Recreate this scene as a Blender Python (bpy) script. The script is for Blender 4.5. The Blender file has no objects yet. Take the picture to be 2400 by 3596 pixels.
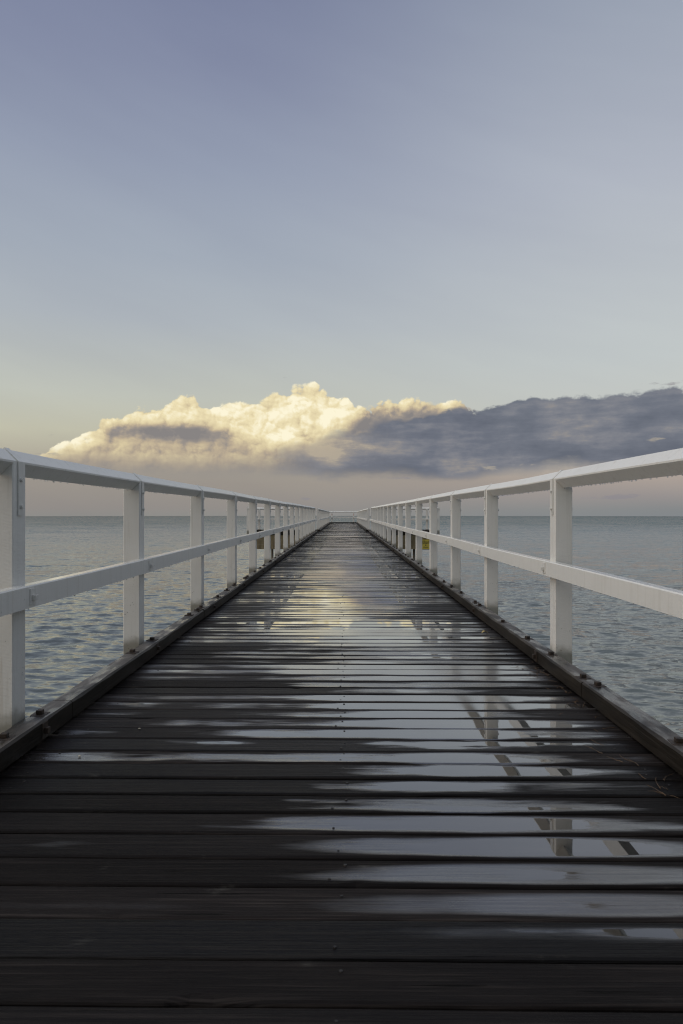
import bpy, bmesh, math, random
import numpy as np
from mathutils import Vector, Matrix

random.seed(11)
rng = np.random.default_rng(5)
SC = bpy.context.scene
COL = SC.collection
PI = math.pi

# ------------------------------------------------------------------ measured layout (metres, deck top = 0)
EYE = 0.93            # camera above the deck
FOC = 1566.0          # focal length in units of the sheet the photograph was measured on
VPX, VPY = 788.5, 1176.0
SEA_Z = -3.27
PLANET_R = 380000.0   # the sea curves away so that its horizon lies where the photograph has it


def lin(r, g, b):
    f = lambda c: (c / 255 / 12.92) if c <= 10 else ((c / 255 + 0.055) / 1.055) ** 2.4
    return (f(r), f(g), f(b), 1.0)


# ------------------------------------------------------------------ object helpers
def link(o, parent=None):
    COL.objects.link(o)
    if parent is not None:
        o.parent = parent
    return o


def thing(name, label, cat, loc=(0, 0, 0), rotz=0.0, group=None):
    o = link(bpy.data.objects.new(name, None))
    o.empty_display_size = 0.2
    o.location = loc
    o.rotation_euler = (0, 0, rotz)
    o['label'] = label
    o['category'] = cat
    if group:
        o['group'] = group
    return o


class MB:
    """collects shapes for ONE mesh object"""

    def __init__(self):
        self.v, self.f, self.m = [], [], []

    def add(self, verts, faces, mat=0):
        k = len(self.v)
        self.v += [tuple(p) for p in verts]
        self.f += [tuple(i + k for i in f) for f in faces]
        self.m += [mat] * len(faces)

    def box(self, x0, x1, y0, y1, z0, z1, mat=0, c=0.0):
        if c <= 0:
            v = [(x, y, z) for z in (z0, z1) for y in (y0, y1) for x in (x0, x1)]
            f = [(0, 2, 3, 1), (4, 5, 7, 6), (0, 1, 5, 4), (2, 6, 7, 3), (0, 4, 6, 2), (1, 3, 7, 5)]
            self.add(v, f, mat)
            return
        bm = bmesh.new()
        bmesh.ops.create_cube(bm, size=1.0)
        for q in bm.verts:
            q.co = Vector((x0 if q.co.x < 0 else x1, y0 if q.co.y < 0 else y1, z0 if q.co.z < 0 else z1))
        bmesh.ops.bevel(bm, geom=bm.edges[:], offset=c, segments=2, affect='EDGES', profile=0.6)
        bm.verts.index_update()
        self.add([q.co[:] for q in bm.verts], [[q.index for q in f.verts] for f in bm.faces], mat)
        bm.free()

    def loft(self, rings, closed_ends=True, mat=0):
        n = len(rings[0])
        v = [p for r in rings for p in r]
        f = []
        for i in range(len(rings) - 1):
            for j in range(n):
                a, b = i * n + j, i * n + (j + 1) % n
                f.append((a, b, b + n, a + n))
        if closed_ends:
            f.append(tuple(range(n - 1, -1, -1)))
            f.append(tuple((len(rings) - 1) * n + j for j in range(n)))
        self.add(v, f, mat)

    def cyl(self, c, axis, r, h, n=10, mat=0):
        a = Vector(axis).normalized()
        u = a.orthogonal().normalized()
        w = a.cross(u)
        c = Vector(c)
        rings = []
        for t in (0, 1):
            rings.append([c + a * (h * t) + (u * math.cos(2 * PI * k / n) + w * math.sin(2 * PI * k / n)) * r for k in range(n)])
        self.loft(rings, True, mat)

    def tube(self, pts, r0, r1=None, n=5, mat=0):
        r1 = r0 if r1 is None else r1
        pts = [Vector(p) for p in pts]
        rings = []
        for i, p in enumerate(pts):
            d = (pts[min(i + 1, len(pts) - 1)] - pts[max(i - 1, 0)]).normalized()
            u = d.orthogonal().normalized()
            w = d.cross(u)
            r = r0 + (r1 - r0) * i / (len(pts) - 1)
            rings.append([p + (u * math.cos(2 * PI * k / n) + w * math.sin(2 * PI * k / n)) * r for k in range(n)])
        self.loft(rings, True, mat)

    def ball(self, c, r, sz=1.0, n=6, m=4):
        rings = []
        for i in range(m + 1):
            t = -PI / 2 + PI * i / m
            rr = max(math.cos(t), 0.02) * r
            rings.append([(c[0] + rr * math.cos(2 * PI * k / n), c[1] + rr * math.sin(2 * PI * k / n), c[2] + math.sin(t) * r * sz) for k in range(n)])
        self.loft(rings, True)

    def mesh(self, name, mats):
        me = bpy.data.meshes.new(name)
        me.from_pydata(self.v, [], self.f)
        for m in (mats if isinstance(mats, (list, tuple)) else [mats]):
            me.materials.append(m)
        if any(self.m):
            me.polygons.foreach_set('material_index', self.m)
        bm = bmesh.new()
        bm.from_mesh(me)
        bmesh.ops.recalc_face_normals(bm, faces=bm.faces[:])
        bm.to_mesh(me)
        bm.free()
        return me

    def build(self, name, mats, parent=None, loc=(0, 0, 0), smooth=False):
        me = self.mesh(name, mats)
        if smooth:
            me.polygons.foreach_set('use_smooth', [True] * len(me.polygons))
        o = link(bpy.data.objects.new(name, me), parent)
        o.location = loc
        return o


def put(me, name, parent, loc, rot=(0, 0, 0)):
    o = link(bpy.data.objects.new(name, me), parent)
    o.location = loc
    o.rotation_euler = rot
    return o


# ------------------------------------------------------------------ node helpers
class NT:
    def __init__(self, nt):
        self.nt = nt
        nt.nodes.clear()

    def n(self, t, **kw):
        nd = self.nt.nodes.new(t)
        for k, v in kw.items():
            setattr(nd, k, v)
        return nd

    def wire(self, v, sock):
        if isinstance(v, bpy.types.NodeSocket):
            self.nt.links.new(v, sock)
        else:
            sock.default_value = v

    def M(self, op, a, b=None, c=None, clamp=False):
        nd = self.n('ShaderNodeMath', operation=op, use_clamp=clamp)
        for i, v in enumerate((a, b, c)):
            if v is not None:
                self.wire(v, nd.inputs[i])
        return nd.outputs[0]

    def add(self, a, b): return self.M('ADD', a, b)
    def sub(self, a, b): return self.M('SUBTRACT', a, b)
    def mul(self, a, b): return self.M('MULTIPLY', a, b)
    def mad(self, a, b, c): return self.M('MULTIPLY_ADD', a, b, c)
    def clamp(self, a): return self.M('ADD', a, 0.0, clamp=True)

    def step(self, x, e0, e1, o0=0.0, o1=1.0):
        nd = self.n('ShaderNodeMapRange', interpolation_type='SMOOTHSTEP')
        for i, v in enumerate((x, e0, e1, o0, o1)):
            self.wire(v, nd.inputs[i])
        return nd.outputs[0]

    def xyz(self, x=0.0, y=0.0, z=0.0):
        nd = self.n('ShaderNodeCombineXYZ')
        for i, v in enumerate((x, y, z)):
            self.wire(v, nd.inputs[i])
        return nd.outputs[0]

    def sep(self, v):
        nd = self.n('ShaderNodeSeparateXYZ')
        self.wire(v, nd.inputs[0])
        return nd.outputs

    def V(self, op, a, b=None, scale=None):
        nd = self.n('ShaderNodeVectorMath', operation=op)
        self.wire(a, nd.inputs[0])
        if b is not None:
            self.wire(b, nd.inputs[1])
        if scale is not None:
            self.wire(scale, nd.inputs['Scale'])
        return nd.outputs['Value'] if op in ('DOT_PRODUCT', 'LENGTH') else nd.outputs[0]

    def noise(self, vec, scale=1.0, detail=4.0, rough=0.5, lac=2.0, dist=0.0, color=False, dim='3D'):
        nd = self.n('ShaderNodeTexNoise', noise_dimensions=dim)
        self.wire(vec, nd.inputs['Vector'])
        nd.inputs['Scale'].default_value = scale
        nd.inputs['Detail'].default_value = detail
        nd.inputs['Roughness'].default_value = rough
        nd.inputs['Lacunarity'].default_value = lac
        nd.inputs['Distortion'].default_value = dist
        return nd.outputs['Color' if color else 'Fac']

    def voro(self, vec, scale, detail=0.0, rough=0.5, lac=2.0, smooth=None, out='Distance', norm=False, dim='3D'):
        nd = self.n('ShaderNodeTexVoronoi', voronoi_dimensions=dim, feature='SMOOTH_F1' if smooth is not None else 'F1', normalize=norm)
        self.wire(vec, nd.inputs['Vector'])
        nd.inputs['Scale'].default_value = scale
        nd.inputs['Detail'].default_value = detail
        nd.inputs['Roughness'].default_value = rough
        nd.inputs['Lacunarity'].default_value = lac
        if smooth is not None:
            nd.inputs['Smoothness'].default_value = smooth
        return nd.outputs[out]

    def mix(self, f, a, b, kind='RGBA', blend='MIX'):
        nd = self.n('ShaderNodeMix', data_type=kind)
        if kind == 'RGBA':
            nd.blend_type = blend
            i = (0, 6, 7)
            o = 2
        elif kind == 'VECTOR':
            i = (0, 4, 5)
            o = 1
        else:
            i = (0, 2, 3)
            o = 0
        for k, v in zip(i, (f, a, b)):
            self.wire(v, nd.inputs[k])
        return nd.outputs[o]

    def ramp(self, x, stops, interp='EASE'):
        nd = self.n('ShaderNodeValToRGB')
        cr = nd.color_ramp
        cr.interpolation = interp
        while len(cr.elements) < len(stops):
            cr.elements.new(0.5)
        for e, (p, c) in zip(cr.elements, stops):
            e.position = p
            e.color = c
        self.wire(x, nd.inputs[0])
        return nd.outputs[0]

    def curve(self, x, pts):
        nd = self.n('ShaderNodeFloatCurve')
        cu = nd.mapping.curves[0]
        pts = sorted(pts)
        cu.points[0].location = pts[0]
        cu.points[1].location = pts[-1]
        for p in pts[1:-1]:
            cu.points.new(*p)
        for p in cu.points:
            p.handle_type = 'AUTO_CLAMPED'
        nd.mapping.update()
        self.wire(x, nd.inputs['Value'])
        return nd.outputs[0]


def material(name):
    m = bpy.data.materials.new(name)
    m.use_nodes = True
    g = NT(m.node_tree)
    out = g.n('ShaderNodeOutputMaterial')
    b = g.n('ShaderNodeBsdfPrincipled')
    g.nt.links.new(b.outputs[0], out.inputs[0])
    return m, g, b


# ================================================================== SKY
def az_el(px, py):
    u, v = (px - VPX) / FOC, (VPY - py) / FOC
    az = math.atan(u)
    return az, math.atan(v * math.cos(az))


def make_world():
    w = bpy.data.worlds.new('World')
    SC.world = w
    w.use_nodes = True
    g = NT(w.node_tree)
    out = g.n('ShaderNodeOutputWorld')
    bg = g.n('ShaderNodeBackground')
    d = g.n('ShaderNodeTexCoord').outputs['Generated']
    x, y, z = g.sep(d)
    az = g.M('ARCTAN2', x, y)
    el = g.M('ARCSINE', z)
    u01 = g.mad(az, 1 / 1.2, 0.5)

    def prof(pts):
        c = [az_el(*p) for p in pts]
        o = g.curve(u01, [(a / 1.2 + 0.5, (e + 0.05) / 0.35) for a, e in c])
        return g.mad(o, 0.35, -0.05)

    def blob(px, py, rx, ry):
        a, e = az_el(px, py)
        da = g.mul(g.sub(az, a), FOC / rx)
        de = g.mul(g.sub(el, e), FOC / ry)
        return g.M('EXPONENT', g.mul(g.mad(da, da, g.mul(de, de)), -1.0))

    # clear evening sky, a little yellower to the left, greyer to the right
    t = g.mad(el, 1 / 0.74, 0.02 / 0.74)

    def stops(rows):
        o = []
        for py, c in reversed(rows):
            e = (VPY - py) / FOC
            o.append(((math.atan(e) + 0.02) / 0.74, lin(*c)))
        return o
    left = g.ramp(t, stops([(-120, (116, 124, 151)), (10, (124, 132, 159)), (180, (132, 140, 165)), (400, (147, 156, 176)), (600, (162, 171, 184)), (751, (173, 180, 187)),
                            (918, (190, 193, 184)), (1000, (192, 190, 171)), (1060, (174, 168, 153)), (1110, (154, 147, 139)), (1165, (145, 140, 136)), (1184, (140, 139, 136))]), 'LINEAR')
    right = g.ramp(t, stops([(-120, (140, 149, 168)), (13, (149, 158, 175)), (460, (175, 181, 193)), (755, (189, 195, 198)), (850, (193, 199, 199)),
                             (960, (196, 199, 194)), (1050, (188, 182, 170)), (1100, (172, 160, 151)), (1140, (152, 146, 144)), (1170, (134, 137, 138)), (1184, (131, 135, 138))]), 'LINEAR')
    sky = g.mix(g.step(az, -0.2, 0.46), left, right)

    hz = g.noise(g.xyz(g.mul(az, 2.2), g.mul(g.add(el, g.mul(az, 0.25)), 11.0), 0.0), 1.0, 3.0, 0.55, dim='2D')
    hk = g.mad(g.sub(hz, 0.5), 0.13, 1.0)
    sky = g.V('MULTIPLY', sky, g.xyz(hk, hk, g.mad(g.sub(hz, 0.5), 0.09, 1.0)))
    clear = sky
    # ---- coordinates for the cloud detail (directions, in radians)
    P = g.xyz(az, g.mul(el, 1.15), 0.0)
    wn = g.noise(P, 30.0, 3.0, 0.5, color=True, dim='2D')
    Pw = g.V('ADD', P, g.V('SCALE', g.V('SUBTRACT', wn, (0.5, 0.5, 0.5)), scale=0.012))

    def puff(vec):
        big = g.voro(vec, 22.0, 1.0, 0.45, 2.3, dim='2D')
        sml = g.voro(vec, 61.0, 2.0, 0.50, 2.2, dim='2D')
        dome = g.sub(1.0, g.mul(g.mul(big, big), 1.25))
        dom2 = g.sub(1.0, g.mul(g.mul(sml, sml), 1.25))
        return g.add(g.mul(dome, 0.72), g.mul(dom2, 0.28))
    p0 = puff(Pw)
    p1 = puff(g.V('ADD', Pw, (-0.0030, 0.0042, 0.0)))
    p2 = puff(g.V('ADD', Pw, (-0.009, 0.012, 0.0)))
    relief = g.add(g.mul(g.sub(p0, p1), 0.50), g.mul(g.sub(p0, p2), 0.30))
    fb = g.noise(P, 16.0, 6.0, 0.58, dim='2D')
    fs = g.noise(g.xyz(g.mul(az, 7.0), g.mul(el, 30.0), 3.1), 1.0, 6.0, 0.6, dim='2D')

    # ---- the sunlit cumulus
    top = prof([(-150, 1170), (60, 1075), (100, 1040), (125, 1018), (160, 1010), (195, 998), (225, 980), (240, 958), (285, 946), (335, 934), (380, 926), (415, 912), (440, 910), (462, 926), (500, 928),
                (535, 922), (580, 922), (615, 908), (650, 897), (685, 888), (712, 885), (742, 894), (770, 904), (796, 908), (812, 936), (850, 934), (880, 920),
                (905, 916), (945, 914), (980, 922), (1040, 924), (1085, 930), (1110, 945), (1200, 1000), (1400, 1100)])
    dc = g.add(g.sub(top, el), g.add(g.mul(g.sub(p0, 0.60), 0.0128), g.mad(g.sub(fb, 0.5), 0.012, 0.0025)))
    a_c = g.mul(g.step(dc, -0.0010, 0.0034), g.mul(g.step(el, 0.034, 0.075), g.step(az, 0.235, 0.19)))
    lit_lo = prof([(0, 1080), (110, 1050), (190, 1020), (245, 992), (280, 980), (340, 974), (430, 978), (500, 990), (560, 1008), (620, 1020), (690, 1010), (760, 992), (810, 976), (850, 955), (950, 946), (1090, 934), (1300, 900)])
    s = g.add(g.sub(el, lit_lo), g.mul(g.sub(fb, 0.5), 0.03))
    base = g.step(s, -0.016, 0.020)
    lumps = g.mul(blob(280, 1034, 240, 46), 0.40)
    lumps2 = g.mul(blob(600, 1050, 190, 40), 0.26)
    lens = g.mul(g.mul(blob(400, 990, 140, 20), g.step(g.add(fb, g.mul(fs, 0.5)), 0.55, 0.92)), -0.52)
    lens2 = g.mul(blob(740, 1005, 150, 26), 0.34)
    core = g.mul(blob(660, 930, 150, 36), 0.10)
    b = g.add(g.add(g.mul(base, 0.75), lumps), g.add(g.add(lens, lens2), g.add(lumps2, core)))
    amp = g.mul(g.mad(b, 0.56, 0.28), g.step(el, 0.055, 0.125, 0.45, 1.0))
    b = g.add(b, g.mul(g.mul(relief, 1.05), amp))
    b = g.add(b, g.mul(g.sub(fb, 0.5), 0.22))
    cum = g.ramp(b, [(0.0, lin(136, 132, 131)), (0.14, lin(153, 145, 138)), (0.30, lin(187, 171, 147)), (0.50, lin(217, 201, 163)), (0.75, lin(237, 223, 181)), (1.0, lin(253, 245, 216))], 'LINEAR')
    # lower part drowned in the mauve rain veil
    veil = g.step(el, 0.036, 0.098)
    cum = g.mix(veil, lin(146, 140, 136), cum)
    sky = g.mix(a_c, sky, cum)

    # ---- the long slate bank in front, from the middle to the right
    tb = prof([(300, 1090), (520, 1040), (640, 1020), (740, 985), (800, 966), (860, 958), (950, 948), (1030, 938), (1090, 926), (1130, 917), (1170, 912), (1230, 908), (1300, 904), (1360, 906), (1420, 902), (1480, 895), (1568, 886), (1700, 880)])
    bb = prof([(300, 1092), (560, 1086), (680, 1092), (800, 1102), (900, 1100), (1000, 1106), (1070, 1103), (1130, 1092), (1200, 1083), (1300, 1078), (1420, 1080), (1568, 1062), (1700, 1060)])
    e_n = g.add(g.mul(g.sub(fs, 0.5), 0.026), g.mul(g.sub(fb, 0.5), 0.018))
    at = g.step(g.add(g.sub(tb, el), g.add(e_n, g.mul(g.sub(p0, 0.6), 0.01))), -0.001, g.step(az, -0.05, 0.14, 0.022, 0.006))
    ab = g.step(g.add(g.sub(el, bb), e_n), -0.004, 0.015)
    a_b = g.mul(g.mul(at, ab), g.step(g.add(az, g.mul(g.sub(fs, 0.5), 0.30)), -0.24, 0.07, 0.0, 0.97))
    tn = g.add(g.mul(fs, 0.72), g.mul(fb, 0.28))
    warm = g.add(g.mul(blob(850, 1035, 200, 38), 0.46), g.mul(blob(1100, 975, 130, 16), 0.16))
    warm = g.add(warm, g.add(g.mul(blob(1530, 990, 90, 26), 0.12), g.mul(blob(760, 1010, 120, 30), 0.30)))
    bnk = g.ramp(g.add(g.mad(tn, 2.7, -1.02), warm), [(0.0, lin(97, 103, 116)), (0.35, lin(110, 115, 127)), (0.6, lin(127, 129, 137)), (0.85, lin(153, 147, 142)), (1.0, lin(178, 167, 150))], 'LINEAR')
    sky = g.mix(a_b, sky, bnk)

    # ---- small torn shreds
    sh = g.noise(g.xyz(g.mul(az, 22.0), g.mul(el, 90.0), 7.7), 1.0, 6.0, 0.6, dim='2D')
    w1 = g.add(g.add(blob(1530, 881, 70, 9), blob(1410, 1139, 120, 8)), g.add(blob(1150, 1136, 40, 5), g.add(blob(698, 1144, 26, 6), blob(905, 1096, 70, 8))))
    w1 = g.add(w1, g.add(blob(440, 910, 24, 6), g.add(blob(122, 1000, 22, 9), g.add(blob(200, 1006, 18, 10), blob(655, 866, 14, 5)))))
    w1 = g.add(w1, g.add(blob(90, 1040, 50, 8), blob(275, 985, 30, 10)))
    a_s = g.step(g.add(g.mul(g.sub(g.M('MINIMUM', w1, 1.0), 1.0), 0.42), sh), 0.40, 0.60)
    sky = g.mix(g.mul(a_s, 0.72), sky, lin(140, 137, 142))
    # gaps with the pale sky behind
    w2 = g.add(blob(1120, 1076, 45, 8), g.add(blob(1215, 1066, 60, 5), blob(1505, 1008, 30, 7)))
    a_g = g.step(g.add(g.mul(g.sub(g.M('MINIMUM', w2, 1.0), 1.0), 0.42), sh), 0.42, 0.60)
    sky = g.mix(g.mul(a_g, g.mul(a_b, 0.5)), sky, lin(196, 183, 160))

    # ---- behind the camera: the physical sky with the sun just up, plus lobes added to light the railings
    nis = g.n('ShaderNodeTexSky', sky_type='NISHITA')
    nis.sun_disc = False
    nis.sun_elevation = SUN_EL
    nis.sun_rotation = SUN_ROT
    nis.altitude = 5
    nis.air_density = 1.4
    nis.dust_density = 2.0
    nis.ozone_density = 1.6
    back = g.mix(1.0, nis.outputs[0], (SKY_K, SKY_K, SKY_K, 1), blend='MULTIPLY')
    def lobe(v, col, ex):
        q = g.M('POWER', g.M('MAXIMUM', g.V('DOT_PRODUCT', d, Vector(v).normalized()), 0.0), ex)
        return g.V('SCALE', col, scale=q)
    back = g.V('ADD', back, lobe((-0.64, -0.10, 0.76), GLOW, 6.5))
    back = g.V('ADD', back, lobe((0.90, -0.30, 0.45), (0.15, 0.17, 0.21), 2.0))
    back = g.V('ADD', back, lobe((0.0, -0.05, 1.0), (0.58, 0.62, 0.75), 4.0))
    back = g.V('ADD', back, (0.060, 0.062, 0.068))
    front = g.step(y, -0.15, 0.55)
    plain = g.mix(front, back, clear)
    bg.inputs[1].default_value = 1.0
    g.wire(plain, bg.inputs[0])
    bg2 = g.n('ShaderNodeBackground')
    g.wire(sky, bg2.inputs[0])
    # the cloud bank only stands low over the water ahead
    gate = g.mul(g.mul(g.M('LESS_THAN', el, 0.23), g.M('GREATER_THAN', el, -0.02)), g.M('GREATER_THAN', y, 0.62))
    ms = g.n('ShaderNodeMixShader')
    g.wire(gate, ms.inputs[0])
    g.nt.links.new(bg.outputs[0], ms.inputs[1])
    g.nt.links.new(bg2.outputs[0], ms.inputs[2])
    g.nt.links.new(ms.outputs[0], out.inputs[0])
    w.cycles.sampling_method = 'MANUAL'
    w.cycles.sample_map_resolution = 512


SUN_AZ = math.radians(-112)      # measured from straight ahead, to the left and behind
SUN_EL = math.radians(5.0)
SUN_ROT = SUN_AZ                 # the sky node turns clockwise from +Y
SKY_K = 0.05
GLOW = (3.0, 2.92, 2.78)
make_world()

sun = bpy.data.lights.new('sun', 'SUN')
sun.energy = 0.16
sun.angle = math.radians(20)
sun.color = (1.0, 0.88, 0.72)
so = link(bpy.data.objects.new('sun', sun))
sd = Vector((math.sin(SUN_AZ) * math.cos(SUN_EL), math.cos(SUN_AZ) * math.cos(SUN_EL), math.sin(SUN_EL)))
so.rotation_euler = sd.to_track_quat('Z', 'Y').to_euler()
so.location = sd * 50

# ================================================================== MATERIALS


def mat_deck():
    m, g, b = material('wet_dark_planks')
    pos = g.n('ShaderNodeNewGeometry').outputs['Position']
    x, y, z = g.sep(pos)
    at = g.n('ShaderNodeAttribute', attribute_name='plank')
    r1, r2, v = g.sep(at.outputs['Color'])
    off = g.mul(r1, 37.0)
    # grain: long along the plank (x), fine across it (y)
    gr = g.noise(g.xyz(g.mul(x, 2.2), g.mul(y, 95.0), off), 1.0, 5.0, 0.6)
    gr2 = g.noise(g.xyz(g.mul(x, 5.0), g.mul(y, 300.0), off), 1.0, 3.0, 0.6)
    blot = g.noise(g.xyz(g.mul(x, 3.0), g.mul(y, 9.0), off), 1.0, 5.0, 0.55)
    # where water stands
    k = g.step(y, 2.4, 6.0)
    far = g.step(y, 9.0, 20.0)
    xc = g.add(g.mad(k, -0.42, 0.52), g.mul(g.M('SINE', g.mul(y, 1.7)), 0.10))
    wd = g.add(g.mad(k, 0.30, 0.52), g.mul(far, 0.45))
    q = g.M('DIVIDE', g.sub(x, xc), wd)
    env = g.M('EXPONENT', g.mul(g.mul(q, q), -1.0))
    nearfade = g.step(y, 1.25, 1.95)
    nearvary = g.step(y, 1.7, 2.3)
    big = g.noise(g.xyz(g.mul(x, 1.5), g.mul(r2, 23.0), off), 1.0, 3.0, 0.5)
    mid = g.noise(g.xyz(g.mul(x, 2.3), g.mul(y, 19.0), off), 1.0, 5.0, 0.6)
    av = g.M('ABSOLUTE', g.mad(v, 2.0, -1.0))
    ed = g.M('POWER', av, 3.6)
    tilt = g.mul(g.sub(v, 0.5), g.mad(r1, 1.2, -0.6))
    vary = g.add(g.mul(g.sub(big, 0.5), 1.5), g.mul(g.sub(mid, 0.5), 1.15))
    vary = g.add(vary, g.mul(g.sub(r2, 0.5), g.mad(far, 0.35, 0.50)))
    vary = g.add(vary, g.mul(g.sub(gr, 0.5), 0.30))
    w = g.add(g.mul(g.mul(env, nearfade), 0.80), g.mul(vary, g.mad(nearvary, 0.86, g.mad(far, 0.3, 0.26))))
    w = g.add(g.add(w, g.mad(far, -0.18, g.step(y, 3.0, 4.5, 0.06, 0.14))), tilt)
    w = g.sub(w, g.mul(ed, 1.0))
    pth = g.mad(g.mul(g.step(y, 2.9, 4.0), g.step(y, 5.6, 4.6)), 0.26, g.step(y, 5.5, 8.0, 0.46, 0.64))
    pud = g.step(g.sub(g.add(w, g.mul(g.sub(r1, 0.5), 0.42)), pth), 0.0, 0.06)
    film = g.step(w, 0.14, 0.50)
    base = g.mix(blot, (0.0026, 0.0023, 0.0025, 1), (0.0130, 0.0104, 0.0095, 1))
    base = g.mix(g.mul(g.step(gr, 0.48, 0.72), 0.55), base, (0.036, 0.030, 0.027, 1))
    base = g.mix(g.mul(g.step(gr2, 0.60, 0.40), 0.45), base, (0.004, 0.0036, 0.0036, 1))
    pt = g.mad(r2, 1.5, 0.40)
    base = g.mix(1.0, base, g.xyz(pt, pt, pt), blend='MULTIPLY')
    # splits that follow the grain
    crk = g.step(g.noise(g.xyz(g.mul(x, 1.3), g.mul(y, 48.0), g.add(off, 9.0)), 1.0, 3.0, 0.55), 0.685, 0.725)
    base = g.mix(g.mul(crk, 0.9), base, (0.0015, 0.0013, 0.0013, 1))
    # pale scuffs of salt and lichen
    sc = g.mul(g.step(g.noise(g.xyz(g.mul(x, 6.0), g.mul(y, 11.0), 5.0), 1.0, 6.0, 0.7), 0.60, 0.76), g.step(gr2, 0.40, 0.60))
    base = g.mix(g.mul(sc, 0.45), base, (0.11, 0.105, 0.09, 1))
    g.wire(base, b.inputs['Base Color'])
    rg = g.mad(g.sub(gr, 0.5), 0.35, g.mad(r2, 0.10, g.mad(far, 0.2, 0.42)))
    rg = g.mix(film, rg, g.mad(gr2, 0.12, g.mad(r1, 0.12, 0.10)), kind='FLOAT')
    pr = g.mad(g.mul(g.mul(g.step(y, 2.9, 3.8), g.step(y, 7.5, 6.0)), g.step(r1, 0.25, 0.75)), 0.15, 0.02)
    rg = g.mix(pud, rg, pr, kind='FLOAT')
    g.wire(rg, b.inputs['Roughness'])
    g.wire(g.mix(pud, g.mix(film, g.add(g.mad(far, -0.06, 1.10), g.mul(r1, g.mad(far, -0.06, 0.12))), 2.3, kind='FLOAT'), g.step(y, 2.0, 4.5, 1.9, 2.7), kind='FLOAT'), b.inputs['IOR'])
    g.wire(g.mad(pud, 0.5, g.mul(film, 0.5)), b.inputs['Coat Weight'])
    g.wire(g.mix(pud, g.mul(rg, 0.9), pr, kind='FLOAT'), b.inputs['Coat Roughness'])
    b.inputs['Coat IOR'].default_value = 1.6
    bp = g.n('ShaderNodeBump')
    bp.inputs['Strength'].default_value = 0.8
    bp.inputs['Distance'].default_value = 0.005
    h = g.add(g.mul(gr, 0.7), g.mul(gr2, 0.35))
    h = g.mul(h, g.mix(film, 1.0, 0.30, kind='FLOAT'))
    h = g.sub(h, g.mul(crk, 1.2))
    g.wire(h, bp.inputs['Height'])
    # standing water lies level and smooth, with the faintest tremble
    tr = g.noise(g.xyz(g.mul(x, 9.0), g.mul(y, 9.0), 0.0), 1.0, 2.0, 0.5, color=True)
    tr = g.V('SCALE', g.V('SUBTRACT', tr, (0.5, 0.5, 0.5)), scale=0.006)
    tx, ty, tz = g.sep(tr)
    flat = g.xyz(tx, ty, 1.0)
    up = g.step(g.sep(g.n('ShaderNodeNewGeometry').outputs['True Normal'])[2], 0.9, 0.97)
    nrm = g.mix(g.mul(pud, up), bp.outputs[0], flat, kind='VECTOR')
    nrm = g.V('NORMALIZE', nrm)
    g.wire(nrm, b.inputs['Normal'])
    g.wire(nrm, b.inputs['Coat Normal'])
    return m


def mat_kerb():
    m, g, b = material('wet_brown_kerb_timber')
    geo = g.n('ShaderNodeNewGeometry')
    x, y, z = g.sep(geo.outputs['Position'])
    nz = g.sep(geo.outputs['True Normal'])[2]
    gr = g.noise(g.xyz(g.mul(x, 70.0), g.mul(y, 2.2), g.mul(z, 70.0)), 1.0, 5.0, 0.6)
    bl = g.noise(g.xyz(g.mul(x, 9.0), g.mul(y, 3.0), g.mul(z, 9.0)), 1.0, 6.0, 0.62)
    base = g.mix(g.step(bl, 0.3, 0.7), (0.008, 0.0068, 0.0054, 1), (0.024, 0.0195, 0.0150, 1))
    base = g.mix(g.mul(g.step(gr, 0.45, 0.7), 0.5), base, (0.015, 0.0125, 0.011, 1))
    # paler patches on upward faces
    up = g.step(nz, 0.6, 0.95)
    base = g.mix(g.mul(up, g.step(bl, 0.35, 0.65)), base, (0.075, 0.066, 0.058, 1))
    g.wire(base, b.inputs['Base Color'])
    wet = g.step(g.noise(g.xyz(g.mul(x, 14.0), g.mul(y, 4.0), 0.0), 1.0, 4.0, 0.55), 0.42, 0.62)
    g.wire(g.mix(g.mul(up, wet), g.mad(gr, 0.25, 0.42), 0.12, kind='FLOAT'), b.inputs['Roughness'])
    g.wire(g.mix(up, 1.22, 1.5, kind='FLOAT'), b.inputs['IOR'])
    bp = g.n('ShaderNodeBump')
    bp.inputs['Strength'].default_value = 0.6
    bp.inputs['Distance'].default_value = 0.006
    g.wire(g.add(gr, g.mul(bl, 0.6)), bp.inputs['Height'])
    g.wire(bp.outputs[0], b.inputs['Normal'])
    return m


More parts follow.
